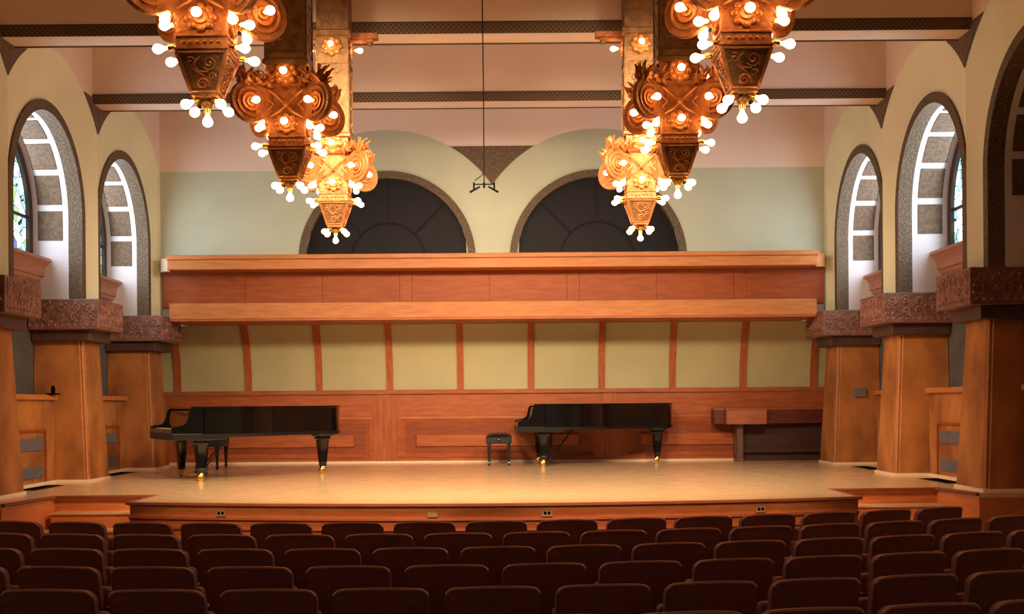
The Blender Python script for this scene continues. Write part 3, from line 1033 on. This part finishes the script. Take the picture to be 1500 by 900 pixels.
def make_chandelier():
    t = local('chandelier', None, None, (0, 0, 0))
    # -- post
    MB().loft([square(0.20, 1.19), square(0.20, 4.0)]).build('post', 'bronze', t)
    fr = MB()
    base = MB()
    for x in (-0.185, 0.185):
        base.box(x - 0.014, x + 0.014, -0.212, -0.2, 1.28, 2.20)
    base.box(-0.2, 0.2, -0.212, -0.2, 1.26, 1.29).box(-0.2, 0.2, -0.212, -0.2, 2.17, 2.20)
    for k in range(7):
        z = 1.36 + 0.12 * k
        base.tube(spiral((0.07 * (-1) ** k, -0.202, z), (1, 0, 0), (0, 0, 1), 0.06, 1.4, 0, (-1) ** k, 14), 0.010, 5)
    rot4(fr, base.v, base.f)
    fr.build('post_relief', 'bronze', t, smooth=50, kind='stuff')
    MB().loft([square(0.205, 1.16), square(0.225, 1.17), square(0.225, 1.21), square(0.21, 1.23), square(0.21, 1.26)]).build('collar', 'bronze', t)
    MB().loft([square(0.205, 2.54), square(0.228, 2.56), square(0.228, 2.62), square(0.205, 2.64)]).build('collar', 'bronze', t)
    arm = MB()
    arm.box(-0.56, 0.56, -0.07, 0.07, 2.55, 2.63)
    arm.box(-0.50, 0.50, -0.05, 0.05, 2.51, 2.55)
    arm.build('cross_arm', 'gold', t, bevel=0.01)
    for s_ in (-1, 1):
        MB().lathe([(0.03, 2.47), (0.03, 2.51)], 10, (s_ * 0.46, 0, 0)).build('arm_drop', 'bronze', t)
    for q in range(4):
        b = MB(); rosette(b, (0, -0.2, 2.40), 0.12)
        b.xform(Matrix.Rotation(q * pi / 2, 4, 'Z')).build('rosette', 'gold_relief', t, smooth=50)
    # -- head
    MB().loft([square(0.17, 0.62), square(0.17, 0.92), square(0.21, 0.95), square(0.19, 0.98), square(0.19, 1.16)]).build('head', 'gold', t)
    for q in range(4):
        b = MB(); rosette(b, (0, -0.195, 1.065), 0.115)
        b.xform(Matrix.Rotation(q * pi / 2, 4, 'Z')).build('rosette', 'gold_relief', t, smooth=50)
    # cross ribs between the volutes
    xr = MB(); b = MB()
    for s_ in (-1, 1):
        b.tube([(s_ * 0.20, -0.20, 0.92), (s_ * 0.07, -0.20, 0.80), (-s_ * 0.07, -0.20, 0.66), (-s_ * 0.2, -0.2, 0.58)], 0.011, 6)
        b.tube([(s_ * 0.26, -0.22, 0.86), (s_ * 0.12, -0.20, 0.74), (s_ * 0.24, -0.22, 0.60)], 0.011, 6)
    b.ball((0, -0.2, 0.74), 0.035, 8, 5)
    rot4(xr, b.v, b.f)
    xr.build('cross_ribs', 'gold_relief', t, smooth=50, kind='stuff')
    # -- four diagonal volute discs
    prof = [(0.005, 0.030), (0.05, 0.030), (0.055, 0.014), (0.075, 0.014), (0.082, 0.034), (0.10, 0.034), (0.108, 0.016), (0.135, 0.016), (0.142, 0.034), (0.158, 0.034), (0.165, 0.022), (0.212, 0.026), (0.222, 0.014)]
    full = prof + [(r, -h) for r, h in reversed(prof)]
    for q in range(4):
        a = R(45 + 90 * q)
        M = Matrix.Translation((0.33 * sqrt(2) * cos(a), 0.33 * sqrt(2) * sin(a), 0.735)) @ Matrix.Rotation(a, 4, 'Z')
        d = MB().lathe(full, 36, (0, 0, 0), 'y')
        for k in range(36):
            an = k * pi / 18
            for s_ in (-1, 1):
                d.box(0.183 * cos(an) - 0.004, 0.183 * cos(an) + 0.004, s_ * 0.022, s_ * 0.030, 0.183 * sin(an) - 0.004, 0.183 * sin(an) + 0.004)
        d.xform(M)
        d.build('volute', 'gold', t, smooth=35)
        arm = MB()
        arm.box(-0.30, -0.05, -0.028, 0.028, -0.17, 0.17)
        arm.xform(M)
        arm.build('volute_web', 'gold', t)
        # foliage horn above
        rnd = random.Random(11)
        f = MB()
        def leaf(o_, d, ln, wd_, cv):
            """a pointed, lobed leaf with thickness, curling up and outwards"""
            o_ = Vector(o_); d = Vector(d).normalized()
            sdv = d.cross(Vector((0.2, 1, 0.1))).normalized()
            nn = sdv.cross(d)
            rings = []
            for j in range(7):
                u = j / 6
                wv = wd_ * (0.25 + sin(pi * min(u * 1.05, 1)) * (0.8 + 0.25 * cos(j * 3.1))) * (1 - 0.5 * u)
                p = o_ + d * (ln * u) + nn * (cv * u * u)
                th = 0.008
                rings.append([tuple(p - sdv * wv - nn * th), tuple(p + nn * 0.012), tuple(p + sdv * wv - nn * th), tuple(p - nn * 0.012)])
            f.loft(rings)
        for k in range(20):
            u = k / 19
            x0 = -0.30 + 0.40 * u
            for s_ in (-1, 1):
                z0 = 0.18 + rnd.uniform(0, 0.10)
                an = rnd.uniform(0.2, 1.5)
                leaf((x0, s_ * rnd.uniform(0.0, 0.05), z0), (cos(an) * rnd.choice((1, 1, -.6)), s_ * rnd.uniform(0.1, 0.8), sin(an)), rnd.uniform(0.08, 0.14), 0.03, rnd.uniform(-0.05, 0.05))
            if k % 2:
                f.tube(spiral((x0, rnd.uniform(-.04, .04), 0.25 + rnd.uniform(-.02, .06)), (1, 0, 0), (0, 0, 1), 0.04, 1.3, rnd.uniform(0, 6), rnd.choice((-1, 1)), 10), 0.009, 5)
        for s_ in (-1, 1):
            leaf((0.02, s_ * 0.02, 0.17), (0.62, s_ * 0.12, 0.7), 0.22, 0.06, 0.03)
        f.xform(M)
        f.build('foliage', 'gold_relief', t, smooth=50, kind='stuff')
    # -- lower box with rosette and bead band
    MB().loft([square(0.18, 0.40), square(0.18, 0.64)]).build('lower_box', 'gold', t)
    for q in range(4):
        b = MB(); rosette(b, (0, -0.18, 0.535), 0.10)
        b.xform(Matrix.Rotation(q * pi / 2, 4, 'Z')).build('rosette', 'gold_relief', t, smooth=50)
    MB().loft([square(0.185, 0.285), square(0.195, 0.295), square(0.195, 0.31), square(0.18, 0.312), square(0.18, 0.39), square(0.192, 0.392), square(0.192, 0.405), square(0.182, 0.415)]).build('bead_band', 'gold', t)
    bd = MB(); b = MB()
    for k in range(6):
        b.ball((-0.125 + 0.05 * k, -0.182, 0.350), 0.014, 8, 5)
    rot4(bd, b.v, b.f)
    bd.build('beads', 'gold_relief', t, smooth=60, kind='stuff')
    # -- inverted pyramid
    MB().loft([square(0.085, -0.05), square(0.095, -0.04), square(0.095, -0.02), square(0.185, 0.285)]).build('pendant', 'bronze', t)
    rl = MB(); b = MB()
    def fp(u, v):          # point on the sloping front face; u across, v up 0..1
        h = 0.095 + (0.185 - 0.095) * v
        return Vector((u * h, -h - 0.002, -0.02 + 0.305 * v))
    nu = Vector((1, 0, 0)); nv = (fp(0, 1) - fp(0, 0)).normalized()
    b.tube([fp(-0.93, 0.02), fp(-0.95, 0.97)], 0.011, 5)
    b.tube([fp(0.93, 0.02), fp(0.95, 0.97)], 0.011, 5)
    b.tube([fp(-0.93, 0.95), fp(0.93, 0.95)], 0.010, 5)
    b.tube([fp(-0.9, 0.04), fp(0.9, 0.04)], 0.009, 5)
    b.tube(spiral(fp(0.32, 0.70), nu, nv, 0.055, 1.6, pi * 1.2, 1, 18), 0.010, 5)
    b.tube(spiral(fp(-0.05, 0.22), nu, nv, 0.045, 1.5, 0.2, 1, 18), 0.010, 5)
    b.tube([fp(0.3, 0.5), fp(-0.2, 0.5), fp(-0.4, 0.7), fp(-0.1, 0.85)], 0.009, 5)
    b.tube([fp(-0.5, 0.6), fp(-0.1, 0.45), fp(0.35, 0.3), fp(0.4, 0.15)], 0.010, 5)
    b.tube(spiral(fp(-0.5, 0.72), nu, nv, 0.04, 1.3, 2, -1, 14), 0.008, 5)
    b.tube(spiral(fp(0.5, 0.38), nu, nv, 0.03, 1.3, 0, 1, 12), 0.007, 5)
    rot4(rl, b.v, b.f)
    rl.build('pendant_relief', 'gold', t, smooth=50, kind='stuff')
    MB().ball((0, 0, -0.075), 0.05, 12, 6).build('finial', 'bronze', t, smooth=60)
    # -- bulbs and sockets
    prof = [(0.012, 0.085), (0.018, 0.07), (0.020, 0.055), (0.030, 0.038), (0.042, 0.015), (0.045, 0.0), (0.042, -0.017), (0.031, -0.033), (0.015, -0.043), (0.003, -0.046)]
    bm_ = MB().lathe([(r_ * 0.84, h_ * 0.84) for r_, h_ in prof], 14).mesh('bulb', 'bulb_glass', smooth=60)
    sm_ = MB().lathe([(0.016, 0.0), (0.022, 0.005), (0.022, 0.045), (0.017, 0.05)], 10).mesh('socket', 'brass', smooth=40)
    def bulb(p, d):
        """bulb centred at p, stalk pointing back along -d"""
        d = Vector(d).normalized()
        q = (-d).to_track_quat('Z', 'Y')
        o = bpy.data.objects.new('bulb', bm_)
        COL.objects.link(o); o.parent = t; o.location = p; o.rotation_mode = 'QUATERNION'; o.rotation_quaternion = q
        s = bpy.data.objects.new('socket', sm_)
        COL.objects.link(s); s.parent = t; s.location = Vector(p) - d * 0.065; s.rotation_mode = 'QUATERNION'; s.rotation_quaternion = q
    stalk = MB()
    bulb((0, 0, -0.225), (0, 0, -1))
    stalk.tube([(0, 0, -0.1), (0, 0, -0.14)], 0.014, 6)
    for sx in (-1, 1):
        for sy in (-1, 1):
            bulb((sx * 0.125, sy * 0.125, -0.115), (sx * 1.0, sy * 1.0, -0.75))
            stalk.tube([(sx * 0.02, sy * 0.02, -0.05), (sx * 0.065, sy * 0.065, -0.07)], 0.012, 6)
            bulb((sx * 0.31, sy * 0.17, 0.30), (sx, sy * 0.15, -0.15))
            stalk.tube([(sx * 0.18, sy * 0.15, 0.32), (sx * 0.25, sy * 0.16, 0.31)], 0.012, 6)
            bulb((sx * 0.24, sy * 0.24, 0.50), (sx * .4, sy * .4, -1))
    for q in range(4):
        M = Matrix.Rotation(q * pi / 2, 4, 'Z')
        for p in ((0, -0.31, 0.535), (0, -0.325, 1.065), (0, -0.33, 2.40)):
            bulb(tuple(M @ Vector(p)), tuple(M @ Vector((0, -1, -0.05))))
        for s_ in (-1, 1):
            n = Vector((-s_, -1, 0)).normalized()
            c = Vector((s_ * 0.33, -0.33, 0.735)) + n * 0.115
            bulb(tuple(M @ c), tuple(M @ n))
    stalk.build('stalks', 'brass', t, smooth=50, kind='stuff')
    return t


ch = make_chandelier()
index_children()
CZ = E + 1.98
spots = [(-1.85, 7.70, -0.02), (-1.85, 10.65, 0.0), (-1.86, 13.59, 0.02), (1.50, 7.70, -0.02), (1.51, 10.65, 0.0), (1.51, 13.59, 0.02)]
labs = ['ornate gilded chandelier nearest to us on the left, cut by the top edge', 'ornate gilded chandelier in the middle of the left row',
        'ornate gilded chandelier farthest back on the left, before the left lunette', 'ornate gilded chandelier nearest to us on the right, cut by the top edge',
        'ornate gilded chandelier in the middle of the right row', 'ornate gilded chandelier farthest back on the right, before the right lunette']
for i, (x, y, dz) in enumerate(spots):
    o = ch if i == 0 else copy_tree(ch)
    o.location = (x, y, CZ + dz)
    o.scale = (0.864, 0.864, 0.80)
    tag(o, labs[i], 'chandelier', 'gilded hanging chandeliers')

# ------------------------------------------------------------------ audience seats
def make_seat():
    t = local('theatre_seat', None, None, (0, 0, 0))
    wd, zt_, zb_, th = 0.228, 0.85, 0.40, 0.055
    # back shell: rounded outline, leaning back, gently curved
    def outline(inset):
        pts = []
        w_, r_ = wd - inset, 0.055
        top = zt_ - inset
        pts.append((-w_ + 0.015, zb_ + inset))
        pts.append((-w_, zb_ + 0.2))
        for k in range(7):
            a = pi - pi / 2 * k / 6
            pts.append((-w_ + r_ + r_ * cos(a), top - r_ + r_ * sin(a) - 0.0))
        for k in range(1, 6):
            u = k / 6 * 2 - 1
            pts.append((u * (w_ - r_), top + 0.008 * (1 - u * u)))
        for k in range(7):
            a = pi / 2 - pi / 2 * k / 6
            pts.append((w_ - r_ + r_ * cos(a), top - r_ + r_ * sin(a)))
        pts.append((w_, zb_ + 0.2))
        pts.append((w_ - 0.015, zb_ + inset))
        return pts
    def place(p, y):
        x, z = p
        return (x, y + 0.6 * x * x - (z - 0.4) * 0.20, z)
    o0, o1 = outline(0.012), outline(0.0)
    MB().loft([[place(p, 0.0) for p in outline(0.03)], [place(p, -0.006) for p in o0], [place(p, 0.0) for p in o1]][1:] + [[place(p, 0.045) for p in o1], [place(p, 0.06) for p in outline(0.02)]]).build('backrest', 'seat_fabric', t, smooth=40)
    MB().tube([place(p, -0.002) for p in o1[4:-4]], 0.0075, 6).build('rim_highlight', 'seat_highlight', t, smooth=60)  # highlight along the top edge, put in as a pale strip
    # tipped-up cushion
    MB().loft([[(-0.22, 0.10, z0), (0.22, 0.10, z0), (0.22, 0.10 + d_, z0), (-0.22, 0.10 + d_, z0)] for z0, d_ in ((0.40, 0.08), (0.43, 0.11), (0.68, 0.10), (0.72, 0.07))]).build('cushion', 'seat_fabric', t, bevel=0.02)
    for sx in (-1,):
        x = sx * 0.264
        MB().box(x - 0.014, x + 0.014, -0.02, 0.16, 0.0, 0.60).build('standard', 'seat_metal', t)
        MB().box(x - 0.02, x + 0.02, -0.01, 0.30, 0.60, 0.63).build('armrest', 'seat_shell', t, bevel=0.01)
    return t


seat = make_seat()
index_children()
X0, R0, Y0 = -1.0, 11.5, 9.08
ROWN = ('front', 'second', 'third', 'fourth', 'fifth', 'sixth')
ORD = ['first', 'second', 'third', 'fourth', 'fifth', 'sixth', 'seventh', 'eighth', 'ninth', 'tenth', 'eleventh', 'twelfth', 'thirteenth', 'fourteenth', 'fifteenth', 'sixteenth', 'seventeenth']
PH = (-1.13, -0.325, -0.054, -0.324, -0.068, -0.30)
used = False
for k in range(6):
    rk = R0 + 0.81 * k
    yc = Y0 + R0
    got = []
    for n in range(-14, 15):
        tt = math.asin((PH[k] - X0) / rk) + n * 0.528 / rk
        x, y = X0 + rk * sin(tt), yc - rk * cos(tt)
        px = 740 + x / y * 1800
        half = 0.24 / y * 1800
        if px + half < -6 or px - half > 1506:
            continue
        if k == 0 and px > 1425:
            continue
        got.append((x, y, tt))
    got.sort()
    for i, (x, y, tt) in enumerate(got):
        o = seat if not used else copy_tree(seat)
        used = True
        o.location = (x, y, 0)
        o.rotation_euler = (0, 0, tt)
        row = f'{ROWN[k]} row from the stage'
        tag(o, f'dark brown theatre seat, {ORD[i]} from the left in the {row}', 'theatre seat', f'theatre seats in the {row}')

for o in COL.objects:
    if '_o' in o:
        del o['_o']
